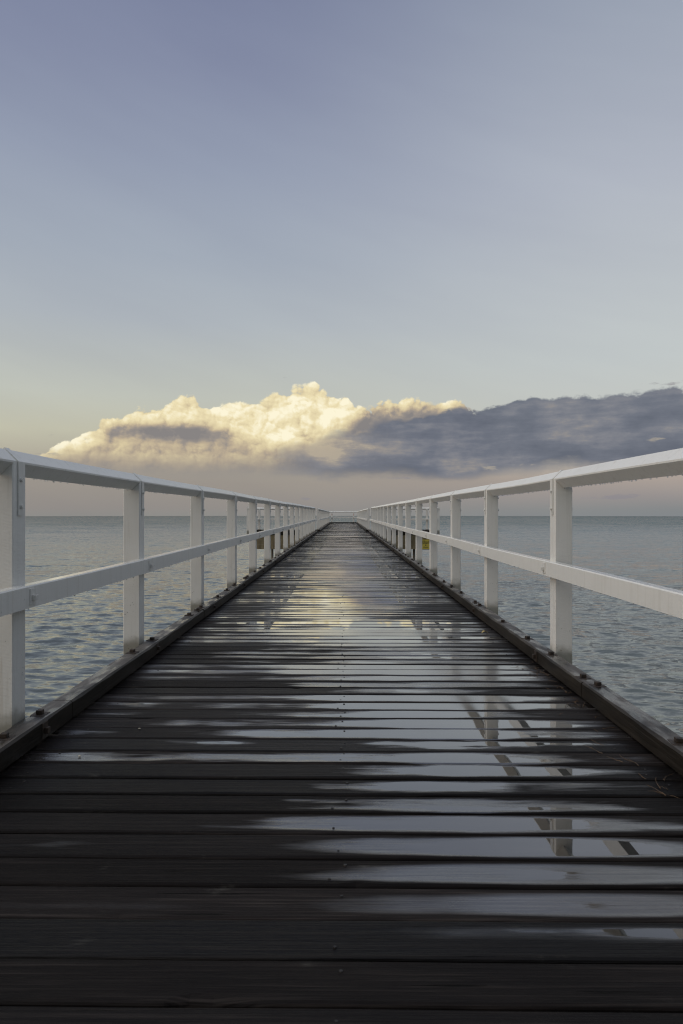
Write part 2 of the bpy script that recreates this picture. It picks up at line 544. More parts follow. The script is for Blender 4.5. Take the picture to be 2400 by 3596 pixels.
def mat_paint(name, saw=True, rough=0.42, tone=(0.66, 0.66, 0.64)):
    m, g, b = material(name)
    ob = g.n('ShaderNodeTexCoord').outputs['Object']
    x, y, z = g.sep(ob)
    pos = g.n('ShaderNodeNewGeometry').outputs['Position']
    px, py, pz = g.sep(pos)
    nn = g.noise(pos, 9.0, 5.0, 0.6)
    n2 = g.noise(pos, 60.0, 3.0, 0.6)
    base = g.mix(nn, (tone[0] * 0.90, tone[1] * 0.90, tone[2] * 0.88, 1), (*tone, 1))
    # grey weather streaks running down
    st = g.noise(g.xyz(g.mul(px, 40.0), g.mul(py, 40.0), g.mul(pz, 2.0)), 1.0, 4.0, 0.6)
    base = g.mix(g.mul(g.step(st, 0.52, 0.74), 0.34), base, (0.40, 0.39, 0.34, 1))
    rs = g.step(g.noise(g.xyz(g.mul(px, 26.0), g.mul(py, 26.0), g.mul(pz, 1.6)), 1.0, 3.0, 0.6), 0.63, 0.78)
    base = g.mix(g.mul(rs, 0.28), base, (0.33, 0.26, 0.17, 1))
    chip = g.mul(g.step(g.noise(pos, 34.0, 4.0, 0.65), 0.70, 0.74), 0.75)
    base = g.mix(chip, base, (0.16, 0.14, 0.11, 1))
    if saw:
        low = g.step(pz, 0.75, 0.05)
        sp = g.voro(pos, 62.0)
        pick = g.step(g.noise(pos, 17.0, 2.0, 0.5), 0.52, 0.62)
        dots = g.mul(g.mul(g.step(sp, 0.20, 0.12), pick), low)
        base = g.mix(g.mul(dots, 0.85), base, (0.03, 0.022, 0.014, 1))
        foot = g.mul(g.step(g.add(pz, g.mul(g.sub(nn, 0.5), 0.14)), 0.15, 0.06), 0.75)
        base = g.mix(foot, base, (0.12, 0.11, 0.075, 1))
    g.wire(base, b.inputs['Base Color'])
    rgh = g.mad(n2, 0.22, rough - 0.11)
    if not saw:
        nz = g.sep(g.n('ShaderNodeNewGeometry').outputs['True Normal'])[2]
        rgh = g.mix(g.mul(g.step(nz, 0.85, 0.97), g.step(n2, 0.35, 0.6)), rgh, 0.12, kind='FLOAT')
        g.wire(g.mul(g.step(nz, 0.85, 0.97), 0.6), b.inputs['Coat Weight'])
    g.wire(rgh, b.inputs['Roughness'])
    bp = g.n('ShaderNodeBump')
    bp.inputs['Distance'].default_value = 0.003
    if saw:
        bp.inputs['Strength'].default_value = 0.40
        ph = g.add(g.mul(pz, 2 * PI / 0.014), g.add(g.mul(px, 150.0), g.mul(g.noise(pos, 6.0, 4.0, 0.6), 26.0)))
        h = g.add(g.mul(g.M('SINE', ph), 0.07), g.add(g.mul(n2, 0.6), nn))
    else:
        bp.inputs['Strength'].default_value = 0.30
        # rain beads lying on the paint
        dr = g.step(g.voro(pos, 130.0), 0.42, 0.18)
        h = g.add(g.mul(dr, 0.3), g.add(nn, g.mul(n2, 0.4)))
    g.wire(h, bp.inputs['Height'])
    g.wire(bp.outputs[0], b.inputs['Normal'])
    return m


def mat_simple(name, c0, c1, scale, rough, metal=0.0, stretch=(1, 1, 1), bump=0.3):
    m, g, b = material(name)
    pos = g.n('ShaderNodeNewGeometry').outputs['Position']
    nn = g.noise(g.V('MULTIPLY', pos, stretch), scale, 6.0, 0.62)
    g.wire(g.mix(g.step(nn, 0.32, 0.68), (*c0, 1), (*c1, 1)), b.inputs['Base Color'])
    g.wire(g.mad(nn, 0.25, rough - 0.12), b.inputs['Roughness'])
    b.inputs['Metallic'].default_value = metal
    bp = g.n('ShaderNodeBump')
    bp.inputs['Strength'].default_value = bump
    bp.inputs['Distance'].default_value = 0.004
    g.wire(nn, bp.inputs['Height'])
    g.wire(bp.outputs[0], b.inputs['Normal'])
    return m


def mat_sea():
    m, g, b = material('sea_water')
    pos = g.n('ShaderNodeNewGeometry').outputs['Position']
    x, y, z = g.sep(pos)
    n1 = g.noise(g.xyz(g.mul(x, 1.6), g.mul(y, 3.9), 0.0), 1.0, 3.0, 0.55, color=True)
    n2 = g.noise(g.xyz(g.mul(x, 4.6), g.mul(y, 12.0), 4.0), 1.0, 3.0, 0.6, color=True)
    gust = g.noise(g.xyz(g.mul(x, 0.012), g.mul(y, 0.035), 0.0), 1.0, 4.0, 0.55)
    dist = g.M('SQRT', g.add(g.mul(x, x), g.mul(y, y)))
    amp = g.mul(g.mad(gust, 0.9, 0.55), g.add(g.step(dist, 60.0, 360.0, 1.0, 7.0), g.step(dist, 300.0, 1100.0, 0.0, 8.0)))
    half = (0.5, 0.5, 0.5)
    s1 = g.V('SCALE', g.V('SUBTRACT', n1, half), scale=g.mul(amp, WAVE_N1))
    s2 = g.V('SCALE', g.V('SUBTRACT', n2, half), scale=g.mul(amp, WAVE_N2))
    n3 = g.noise(g.xyz(g.mul(x, 0.34), g.mul(y, 0.75), 2.0), 1.0, 2.0, 0.55, color=True)
    n4 = g.noise(g.xyz(g.mul(x, 0.07), g.mul(y, 0.17), 6.0), 1.0, 3.0, 0.6, color=True)
    s3 = g.V('SCALE', g.V('SUBTRACT', n3, half), scale=g.mul(g.mad(gust, 0.9, 0.55), g.add(g.step(dist, 18.0, 55.0, 0.0, 0.55), g.step(dist, 150.0, 400.0, 0.0, 0.9))))
    s4 = g.V('SCALE', g.V('SUBTRACT', n4, half), scale=g.mul(g.mad(gust, 0.9, 0.55), g.step(dist, 70.0, 330.0, 0.0, 2.2)))
    sx, sy, sz = g.sep(g.V('ADD', g.V('ADD', s1, s2), g.V('ADD', s3, s4)))
    nrm = g.n('ShaderNodeNewGeometry').outputs['Normal']
    nv = g.V('NORMALIZE', g.V('ADD', nrm, g.xyz(g.mul(sx, 0.75), sy, 0.0)))
    g.wire(nv, b.inputs['Normal'])
    far_tint = g.step(g.add(dist, g.mul(g.noise(g.xyz(g.mul(x, 0.03), g.mul(y, 0.02), 1.0), 1.0, 3.0, 0.5), 60.0)), 40.0, 190.0)  # teal painted in with distance, standing in for the change in reflection
    g.wire(g.mix(far_tint, SEA0, SEA1), b.inputs['Base Color'])
    b.inputs['Roughness'].default_value = 0.06
    g.wire(g.step(dist, 30.0, 300.0, 2.15, 1.15), b.inputs['IOR'])
    return m


WAVE_N1, WAVE_N2 = 1.10, 0.35
SEA0, SEA1 = (0.060, 0.072, 0.058, 1), (0.026, 0.090, 0.106, 1)

M_DECK = mat_deck()
M_KERB = mat_kerb()
M_POST = mat_paint('white_painted_rough_sawn_timber', True)
M_RAIL = mat_paint('white_painted_wet_timber', False, 0.36)
M_STRAP = mat_paint('white_painted_steel', False, 0.38, (0.62, 0.62, 0.60))
M_RUST = mat_simple('rusty_steel', (0.010, 0.0075, 0.006), (0.034, 0.021, 0.013), 60.0, 0.6, 0.1)
M_NAIL = mat_simple('dark_nail_steel', (0.006, 0.006, 0.006), (0.03, 0.026, 0.022), 90.0, 0.45, 0.3)
M_UNDER = mat_simple('old_dark_timber', (0.012, 0.010, 0.008), (0.045, 0.038, 0.030), 8.0, 0.7, 0, (6, 1, 6))
M_FASCIA = mat_simple('algae_stained_boards', (0.075, 0.058, 0.028), (0.20, 0.165, 0.095), 1.0, 0.75, 0, (14, 14, 1.2))
M_PILE = mat_simple('weathered_pile_timber', (0.05, 0.045, 0.032), (0.14, 0.125, 0.095), 1.0, 0.8, 0, (25, 25, 2.0))
M_SIGN = mat_simple('yellow_sign_enamel', (0.40, 0.325, 0.045), (0.50, 0.41, 0.065), 12.0, 0.45, 0, (1, 1, 1), 0.05)
M_INK = mat_simple('black_sign_paint', (0.012, 0.012, 0.012), (0.02, 0.02, 0.02), 20.0, 0.5, 0, (1, 1, 1), 0.0)
M_RED = mat_simple('red_reflector', (0.42, 0.05, 0.03), (0.55, 0.09, 0.05), 30.0, 0.3, 0, (1, 1, 1), 0.0)
M_TWIG = mat_simple('wet_straw', (0.035, 0.021, 0.010), (0.12, 0.066, 0.026), 40.0, 0.5)
M_LEAF = mat_simple('dry_yellow_leaf', (0.30, 0.22, 0.08), (0.46, 0.36, 0.15), 60.0, 0.5)
M_SHELL = mat_simple('pale_shell_grit', (0.30, 0.27, 0.20), (0.5, 0.46, 0.36), 60.0, 0.5)
m, g, b = material('rain_drops')
b.inputs['Base Color'].default_value = (0.8, 0.82, 0.84, 1)
b.inputs['Roughness'].default_value = 0.03
b.inputs['IOR'].default_value = 1.33
b.inputs['Transmission Weight'].default_value = 0.85
M_DROP = m

# ================================================================== SEA


def make_sea():
    N = 64
    lam = np.exp(rng.uniform(np.log(0.26), np.log(1.8), N))
    lam[:6] = np.array([8.0, 6.4, 5.2, 4.3, 3.7, 3.3])
    ang = np.radians(-100 + rng.normal(0, 25, N))
    kx, ky = np.cos(ang) * 2 * PI / lam, np.sin(ang) * 2 * PI / lam
    slope = 0.128 * np.sqrt(2.0 / N) * (1.0 + 0.25 * rng.normal(0, 1, N)).clip(0.3, 1.8)
    slope[:6] *= 0.50
    amp = slope * lam / (2 * PI)
    ph = rng.uniform(0, 2 * PI, N)
    # radial rows: about two thirds of a pixel apart as seen from the pier
    r = [0.6]
    while r[-1] < 3200:
        step = max(0.035, 0.55 * r[-1] ** 2 / (4.2 * 683))
        step = min(step, r[-1] * 0.12)
        r.append(r[-1] + step)
    r = np.array(r)
    th = np.concatenate([np.linspace(-180, -62, 40, endpoint=False), np.linspace(-62, -33, 110, endpoint=False), np.linspace(-33, 33, 560, endpoint=False),
                         np.linspace(33, 62, 110, endpoint=False), np.linspace(62, 180, 40, endpoint=False)])
    th = np.radians(th)
    R, T = np.meshgrid(r, th, indexing='ij')
    X, Y = R * np.sin(T), R * np.cos(T)
    dr = np.gradient(r)
    tstep = 66 / 560 * PI / 180
    Z = np.zeros_like(X)
    DX, DY = np.zeros_like(X), np.zeros_like(X)
    for i in range(N):
        kk = math.hypot(kx[i], ky[i])
        cell = np.maximum(dr, r * tstep * 0.6)
        fade = np.clip((lam[i] / cell - 2.2) / 2.5, 0, 1)[:, None]
        if fade.max() <= 0:
            continue
        p = kx[i] * X + ky[i] * Y + ph[i]
        Z += fade * amp[i] * np.cos(p)
        DX -= fade * amp[i] * 0.8 * (kx[i] / kk) * np.sin(p)
        DY -= fade * amp[i] * 0.8 * (ky[i] / kk) * np.sin(p)
    Zb = SEA_Z - (X ** 2 + Y ** 2) / (2 * PLANET_R)
    co = np.stack([X + DX, Y + DY, Zb + Z], -1).reshape(-1, 3)
    nr, nt = R.shape
    i, j = np.meshgrid(np.arange(nr - 1), np.arange(nt), indexing='ij')
    j2 = (j + 1) % nt
    quads = np.stack([i * nt + j, i * nt + j2, (i + 1) * nt + j2, (i + 1) * nt + j], -1).reshape(-1, 4)
    me = bpy.data.meshes.new('sea')
    me.vertices.add(len(co))
    me.vertices.foreach_set('co', co.astype(np.float32).ravel())
    me.loops.add(quads.size)
    me.loops.foreach_set('vertex_index', quads[:, ::-1].astype(np.int32).ravel())
    me.polygons.add(len(quads))
    me.polygons.foreach_set('loop_start', np.arange(0, quads.size, 4, dtype=np.int32))
    me.polygons.foreach_set('use_smooth', np.ones(len(quads), dtype=bool))
    me.update()
    me.validate()
    me.materials.append(mat_sea())
    if me.polygons[0].normal.z < 0:
        me.flip_normals()
    o = link(bpy.data.objects.new('sea', me))
    o['kind'] = 'structure'
    o['label'] = 'rippled grey green sea reaching to the horizon on both sides of the pier'
    print('sea verts', len(co))


make_sea()

# ================================================================== THE PIER
PITCH = 0.1379
Y0 = 1.2877          # one measured gap between planks
K_IN, K_OUT = 1.197, 1.292        # first section: kerb faces (posts stand outside)
K_Z0, K_Z1 = 0.012, 0.088
END_Y = 60.4
GAP_Y0, GAP_Y1 = 32.0, 34.05      # opening with a landing on each side
SKEW = -0.010

pier = thing('pier', 'long dark wet timber pier deck with low brown kerbs running out to sea', 'pier', (0, 0, 0))


def make_decking(name, parent, y_a, y_b, xa_f, xb_f, y_ref, nails=True, base_loc=(0, 0, 0)):
    V, F, A, MI = [], [], [], []
    k0 = math.floor((y_a - y_ref) / PITCH)
    k1 = math.ceil((y_b - y_ref) / PITCH)
    for k in range(k0, k1):
        ya = y_ref + k * PITCH
        if ya + 0.5 * PITCH > y_b or ya + 0.5 * PITCH < y_a:
            continue
        rr = random.Random(k * 7 + 3)
        r1, r2 = rr.random(), rr.random()
        g0 = 0.0030 + rr.uniform(-0.0008, 0.0012)
        wdt = PITCH - g0 * 2
        dz = rr.uniform(-0.0012, 0.0012)
        tl = rr.uniform(-0.004, 0.004)
        xa, xb = xa_f(ya + 0.5 * PITCH), xb_f(ya + 0.5 * PITCH)
        xa += rr.uniform(-0.004, 0.004)
        xb += rr.uniform(-0.004, 0.004)
        near = ya < 9 and nails
        nx = 56 if near else 6
        prof = [(0, -0.042), (0, -0.0065), (0.0022, -0.0026), (0.0085, 0.0), (0.3 * wdt, -0.0005), (0.7 * wdt, -0.0005), (wdt - 0.0085, 0.0), (wdt - 0.0022, -0.0026), (wdt, -0.0065), (wdt, -0.042)]
        n = len(prof)
        b0 = len(V)
        p1, p2, p3 = rr.uniform(0, 6), rr.uniform(0, 6), rr.uniform(0, 6)
        knots = [(rr.uniform(xa, xb), rr.choice([0, 1]), rr.uniform(0.006, 0.016), rr.uniform(0.012, 0.03)) for _ in range(rr.choice([0, 0, 1, 1, 2]))] if near else []
        if k in (4, 5, 7):
            knots = []
        if k == 6:
            knots = [(-0.262, 0, 0.026, 0.026), (-0.215, 0, 0.012, 0.055)]
        for i in range(nx + 1):
            xx = xa + (xb - xa) * i / nx
            wob0 = 0.0009 * math.sin(xx * 3.1 + p1) + 0.0006 * math.sin(xx * 11 + p2)
            wob1 = 0.0009 * math.sin(xx * 2.7 + p3) + 0.0006 * math.sin(xx * 9 + p1)
            zb = 0.0008 * math.sin(xx * 2.0 + p2)
            for j, (py, pz) in enumerate(prof):
                e = 1.0 - j / (n - 1)
                yy = ya + g0 + py + (wob0 * e + wob1 * (1 - e))
                zz = pz + dz + zb + tl * (py / wdt - 0.5)
                for kx_, sd_, dp, wd_ in knots:
                    q = math.exp(-((xx - kx_) / wd_) ** 2)
                    if sd_ == 0 and j <= 3:
                        yy += dp * q * (0.6 if j < 3 else 1.0) * (0.4 if j < 1 else 1)
                        zz -= 0.006 * q * (1 if j in (1, 2) else 0.3)
                    if sd_ == 1 and j >= n - 4:
                        yy -= dp * q * (0.6 if j > n - 4 else 1.0)
                        zz -= 0.006 * q * (1 if j in (n - 2, n - 3) else 0.3)
                V.append((xx, yy + SKEW * xx, zz))
                A.append((r1, r2, min(max(py / wdt, 0), 1), 1.0))
        for i in range(nx):
            for j in range(n - 1):
                a = b0 + i * n + j
                F.append((a, a + n, a + n + 1, a + 1))
                MI.append(0)
            F.append((b0 + i * n + n - 1, b0 + (i + 1) * n + n - 1, b0 + (i + 1) * n, b0 + i * n))
            MI.append(0)
        F.append(tuple(b0 + j for j in range(n)))
        F.append(tuple(b0 + nx * n + j for j in range(n - 1, -1, -1)))
        MI += [0, 0]
        if nails and ya < 12:
            for xn in (-1.10, 0.0, 1.10):
                for q in (0.27, 0.73):
                    cx, cy = xn + rr.uniform(-0.014, 0.014) + (0.016 if q > 0.5 else -0.006), ya + PITCH * (q + rr.uniform(-0.05, 0.05))
                    cy += SKEW * cx
                    rad = rr.uniform(0.0030, 0.0046)
                    if rr.random() < 0.12 + 0.09 * max(0.0, ya - 2.0):
                        continue
                    c0 = len(V)
                    for t in range(8):
                        V.append((cx + rad * math.cos(t * PI / 4), cy + rad * math.sin(t * PI / 4), dz + 0.0012))
                        A.append((r1, r2, 0.5, 1))
                    for t in range(8):
                        V.append((cx + rad * 1.25 * math.cos(t * PI / 4), cy + rad * 1.25 * math.sin(t * PI / 4), dz - 0.002))
                        A.append((r1, r2, 0.5, 1))
                    F.append(tuple(c0 + t for t in range(8)))
                    MI.append(1)
                    for t in range(8):
                        F.append((c0 + t, c0 + 8 + t, c0 + 8 + (t + 1) % 8, c0 + (t + 1) % 8))
                        MI.append(1)
    me = bpy.data.meshes.new(name)
    me.from_pydata([(p[0] - base_loc[0], p[1] - base_loc[1], p[2] - base_loc[2]) for p in V], [], F)
    me.materials.append(M_DECK)
    me.materials.append(M_NAIL)
    me.polygons.foreach_set('material_index', MI)
    ca = me.color_attributes.new('plank', 'FLOAT_COLOR', 'POINT')
    ca.data.foreach_set('color', np.array(A, dtype=np.float32).ravel())
    bm = bmesh.new()
    bm.from_mesh(me)
    bmesh.ops.recalc_face_normals(bm, faces=bm.faces[:])
    bm.to_mesh(me)
    bm.free()
    return link(bpy.data.objects.new(name, me), parent)


def half_width(y):
    return 1.288 if y < GAP_Y0 else (1.32 if y < GAP_Y1 else 1.345)


make_decking('decking', pier, 0.55, END_Y, lambda y: -half_width(y), lambda y: half_width(y), Y0 - 6 * PITCH + 0.0)

# ---- kerbs, in lengths of about 2.9 m, with their bolts
bolt = MB()
bolt.box(-0.030, 0.030, -0.030, 0.030, 0.0, 0.005, c=0.0015)
bolt.box(-0.013, 0.013, -0.013, 0.013, 0.005, 0.022, c=0.003)
ME_BOLT = bolt.mesh('kerb_bolt', M_RUST)
sb = MB()
sb.box(-0.006, 0.0, -0.026, 0.026, -0.032, 0.032, c=0.0012)
sb.box(-0.022, -0.006, -0.012, 0.012, -0.012, 0.012, c=0.002)
ME_SIDE_BOLT = sb.mesh('side_bolt', M_RUST)


def kerb_piece(ya, yb, s, xi, xo, z0=K_Z0, z1=K_Z1):
    """one length of kerb timber; s = +1 right of the deck, -1 left"""
    mb = MB()
    n = max(2, int((yb - ya) / 0.12))
    c = 0.008
    rings = []
    ph = random.uniform(0, 6)
    for i in range(n + 1):
        t = i / n
        y = ya + (yb - ya) * t
        wx = 0.003 * math.sin(y * 1.3 + ph) + random.uniform(-0.0008, 0.0008)
        wz = 0.0025 * math.sin(y * 0.9 + ph * 2) + random.uniform(-0.0008, 0.0008)
        cc = c * random.uniform(0.7, 1.5)
        pr = [(xi + wx, z0), (xo, z0), (xo, z1 - cc), (xo - cc, z1 + wz), (xi + cc + wx, z1 + wz), (xi + wx, z1 - cc + wz)]
        rings.append([(s * p, y - ya, q) for p, q in pr])
    mb.loft(rings)
    return mb.build('kerb', M_KERB, pier, (0, ya, 0))


JOINTS = {1: [0.5, 3.40], -1: [0.5, 3.05]}
for s in (1, -1):
    y = JOINTS[s][-1]
    while y + 2.9 < GAP_Y0 - 1.6:
        y += 2.9
        JOINTS[s].append(y)
    JOINTS[s].append(GAP_Y0 - 0.05)
BOLTS = {1: [1.55, 2.495, 3.32, 3.48, 4.04, 4.55, 5.24, 6.18, 6.42], -1: [1.5, 2.54, 2.84, 4.10, 4.50, 5.60, 5.88, 6.30, 6.46]}
POST_Y = {1: [4.135 + 1.97 * k + 0.052 for k in range(-1, 15)], -1: [2.757] + [4.432 + 1.945 * k for k in range(15)]}
for s in (1, -1):
    for ya, yb in zip(JOINTS[s][:-1], JOINTS[s][1:]):
        kp = kerb_piece(ya + 0.002, yb - 0.002, s, K_IN, K_OUT)
        if yb < 7.5:
            bl = [b_ for b_ in BOLTS[s] if ya < b_ < yb]
        else:
            bl = [ya + 0.09, ya + 0.85, ya + 1.45, ya + 2.0, yb - 0.09]
        for yb_ in bl:
            put(ME_BOLT, 'bolt', kp, (s * (0.5 * (K_IN + K_OUT) + random.uniform(-0.008, 0.008)), yb_ - ya, K_Z1 - 0.001), (0, 0, random.uniform(-0.25, 0.25)))
        for py_ in POST_Y[s]:
            if ya < py_ < yb:
                put(ME_SIDE_BOLT, 'side_bolt', kp, (s * (K_IN + 0.003), py_ - ya + 0.01, 0.048), (0, 0, 0 if s > 0 else PI))
# second section: wider kerbs with the posts standing on them
K2_IN, K2_OUT = 1.14, 1.345
for s in (1, -1):
    ys = [GAP_Y1, 39.3, 44.6, 49.9, 55.2, END_Y - 0.02]
    for ya, yb in zip(ys[:-1], ys[1:]):
        kp = kerb_piece(ya + 0.002, yb - 0.002, s, K2_IN, K2_OUT)
        y = ya + 0.5
        while y < yb:
            put(ME_BOLT, 'bolt', kp, (s * 1.185, y - ya, K_Z1 - 0.001))
            y += 1.0
ek = MB()
ek.box(-K2_IN + 0.003, K2_IN - 0.003, -0.10, 0.10, K_Z0, K_Z1, c=0.008)
ek.build('kerb', M_KERB, pier, (0, END_Y - 0.12, 0))
# spacers that hold the kerbs off the deck
sp_ = MB()
for s in (1, -1):
    for y in np.arange(0.7, GAP_Y0 - 0.1, 0.97):
        sp_.box(s * (K_IN + 0.02) if s > 0 else s * (K_OUT - 0.01), s * (K_OUT - 0.01) if s > 0 else s * (K_IN + 0.02), y, y + 0.1, -0.004, K_Z0 + 0.002)
    for y in np.arange(GAP_Y1 + 0.1, END_Y - 0.2, 0.97):
        a, b_ = sorted((s * (K2_IN + 0.02), s * (K2_OUT - 0.01)))
        sp_.box(a, b_, y, y + 0.1, -0.004, K_Z0 + 0.002)
sp_.build('kerb_spacers', M_UNDER, pier)
# what carries the deck
for xj in (-1.12, -0.4, 0.4, 1.12):
    jb = MB()
    jb.box(xj - 0.06, xj + 0.06, 0.55, END_Y - 0.05, -0.26, -0.044)
    jb.build('joist', M_UNDER, pier)
y = 3.0
while y < END_Y:
    cb = MB()
    cb.box(-1.27, 1.27, -0.14, 0.14, -0.56, -0.262, c=0.01)
    cb.build('crosshead', M_UNDER, pier, (0, y, 0))
    for xs in (-0.95, 0.95):
        pl = MB()
        pl.cyl((0, 0, -6.0), (0, 0, 1), 0.16, 5.43, 14)
        pl.build('pile', M_PILE, pier, (xs, y, 0), True)
    y += 6.4

# ================================================================== RAILINGS
ZC = 1.134          # height of the rail's widest corner above the deck
HD = 0.052          # half diagonal of the square top rail, set on edge
PW = 0.105          # post section


def post_mesh(z0, s):
    mb = MB()
    c = 0.004
    prof = [(0, z0), (PW, z0), (PW, ZC + 0.003), (PW / 2, ZC - HD + 0.004), (0.0, ZC + 0.003)]
    out = []
    rings = []
    for yy, inset in ((-PW / 2, c), (-PW / 2 + c, 0), (PW / 2 - c, 0), (PW / 2, c)):
        ring = []
        for (px, pz) in prof:
            qx = px + (inset if px == 0 else (-inset if px == PW else 0))
            ring.append((s * qx, yy, pz))
        rings.append(ring)
    mb.loft(rings)
    return mb.mesh('post', M_POST)


def strap_mesh(s):
    mb = MB()
    w, th = 0.019, 0.005
    e = 0.0008
    inner = [(-e, ZC - 0.215), (-e, ZC + 0.0), (PW / 2, ZC + HD + e), (PW + e, ZC + 0.0), (PW + e, ZC - 0.215)]
    outer = [(-e - th, ZC - 0.215), (-e - th, ZC + 0.003), (PW / 2, ZC + HD + e + th * 1.3), (PW + e + th, ZC + 0.003), (PW + e + th, ZC - 0.215)]
    for i in range(4):
        quad = [inner[i], inner[i + 1], outer[i + 1], outer[i]]
        mb.loft([[(s * p, yy, q) for p, q in quad] for yy in (-w, w)])
    for dz in (-0.07, -0.178):
        for px, ax in ((-e - th, -1), (PW + e + th, 1)):
            mb.cyl((s * px, 0, ZC + dz), (s * ax, 0, 0), 0.009, 0.009, 8)
    return mb.mesh('strap', M_STRAP)


def mid_bolt_mesh(s):
    mb = MB()
    a, b_ = sorted((s * -0.048, s * -0.054))
    mb.box(a, b_, -0.024, 0.024, -0.032, 0.032, c=0.001)
    a, b_ = sorted((s * -0.054, s * -0.070))
    mb.box(a, b_, -0.011, 0.011, -0.016, 0.006, c=0.002)
    return mb.mesh('bolt', M_STRAP)


ME = {}
for s in (1, -1):
    ME['post_low', s] = post_mesh(-0.46, s)
    ME['post_top', s] = post_mesh(0.04, s)
    ME['strap', s] = strap_mesh(s)
    ME['mbolt', s] = mid_bolt_mesh(s)


def railing(name, label, s, ys, loc, rotz=0.0, low=True, zc_f=None, start=None, end=None, group='white railings of the pier', drops=0, jitter=0.005, straps=True, low_at=()):
    """a run along local +Y; posts have their inner face at local x = 0 and stand on the side s"""
    root = thing(name, label, 'railing', loc, rotz, group)
    zc_f = zc_f or (lambda y: 0.0)
    rr = random.Random(len(label) * 13 + int(loc[1] * 10))
    start = ys[0] - 0.1 if start is None else start
    end = ys[-1] + 0.1 if end is None else end
    jx = {y: rr.uniform(-jitter, jitter) * 0.8 for y in ys}
    jz = {y: rr.uniform(-jitter, jitter) + zc_f(y) for y in ys}
    for y in ys:
        key = 'post_low' if (low or y in low_at) else 'post_top'
        p = put(ME[key, s], 'post', root, (s * 0 + jx[y], y, jz[y]), (0, 0, rr.uniform(-0.012, 0.012)))
        if straps:
            put(ME['strap', s], 'strap', p, (0, 0, 0))
    # rails: polylines over the posts, with a touch of sag between them
    st = []
    ext = [(start, jx[ys[0]], jz[ys[0]])] + [(y, jx[y], jz[y]) for y in ys] + [(end, jx[ys[-1]], jz[ys[-1]])]
    for (ya, xa, za), (yb, xb, zb) in zip(ext[:-1], ext[1:]):
        m_ = 6 if yb - ya > 0.6 else 1
        sg = rr.uniform(-0.004, 0.002)
        sx = rr.uniform(-0.003, 0.003)
        for i in range(m_):
            t = i / m_
            q = 4 * t * (1 - t) if m_ > 1 else 0
            st.append((ya + (yb - ya) * t, xa + (xb - xa) * t + sx * q, za + (zb - za) * t + sg * q))
    st.append(ext[-1])
    mb = MB()
    c = 0.004
    cx = PW / 2
    rings = []
    for (y, dx, dz) in st:
        pr = [(-HD, -c), (-HD, c), (-c, HD), (c, HD), (HD, c), (HD, -c), (c, -HD), (-c, -HD)]
        rings.append([(s * (cx + p) + dx, y, ZC + dz + q) for p, q in pr])
    mb.loft(rings)
    tr = mb.build('top_rail', M_RAIL, root)
    mb = MB()
    rings = []
    for (y, dx, dz) in st:
        pr = [(-0.049, 0.547), (0.001, 0.547), (0.001, 0.637), (-0.044, 0.637), (-0.049, 0.632)]
        rings.append([(s * p + dx, y, q + dz * 0.7) for p, q in pr])
    mb.loft(rings)
    mr = mb.build('mid_rail', M_RAIL, root)
    for y in ys:
        put(ME['mbolt', s], 'bolt', mr, (jx[y], y + 0.005, 0.592 + jz[y] * 0.7))
    if drops:
        db = MB()
        for (ya, xa, za), (yb, xb, zb) in zip(st[:-1], st[1:]):
            if ya > drops:
                break
            n_ = int((yb - ya) / 0.026)
            for i in range(n_):
                if rr.random() < 0.5:
                    continue
                t = (i + rr.random()) / max(n_, 1)
                r_ = rr.uniform(0.0024, 0.0050)
                db.ball((s * cx + xa + (xb - xa) * t, ya + (yb - ya) * t, ZC - HD + za + (zb - za) * t - r_ * 0.4), r_, 1.3)
                if rr.random() < 0.4:
                    db.ball((s * -0.046 + xa, ya + (yb - ya) * t, 0.547 + za * 0.7 - r_ * 0.4), r_ * 0.9, 1.3)
        d = db.build('rain_drops', M_DROP, tr, smooth=True)
        d['kind'] = 'stuff'
    return root


RW = 1.294   # inner faces of the first section's posts
railing('white_railing', 'long white timber railing on the left with grey lavender inner faces and steel straps', -1,
        [y - 0.5 for y in POST_Y[-1]], (-RW, 0.5, 0), 0, True, None, 0.3, GAP_Y0 - 0.45, drops=9)
railing('white_railing', 'long white timber railing on the right in front of the yellow sign', 1,
        [y - 0.5 for y in POST_Y[1]], (RW, 0.5, 0), 0, True, None, 0.3, GAP_Y0 - 0.45, drops=9)
ys2 = [0.055 + 2.02 * k for k in range(14)]
dec = lambda y: -0.028 - 0.098 * (y / 26.3)
railing('white_railing', 'far white railing on the left side between landing opening and pier end', -1, ys2, (-1.222, GAP_Y1, 0), 0, False, dec, 0.0, 26.36)
railing('white_railing', 'far white railing on the right side between landing opening and pier end', 1, ys2, (1.222, GAP_Y1, 0), 0, False, dec, 0.0, 26.36)
er = railing('white_railing', 'short white end railing of two bars closing off the tip of the pier', -1, [0.22, 2.13], (-1.22, END_Y - 0.1, 0), -PI / 2, False, lambda y: -0.125, 0.0, 2.44, straps=False, jitter=0.0)
for y in (0.22, 2.13):
    rb = MB()
    for q in (0.80, 0.72):
        rb.cyl((0.0, 0.0, q), (1, 0, 0), 0.022, 0.012, 10)
    rb.build('reflector', M_RED, er, (0.0, y, 0))

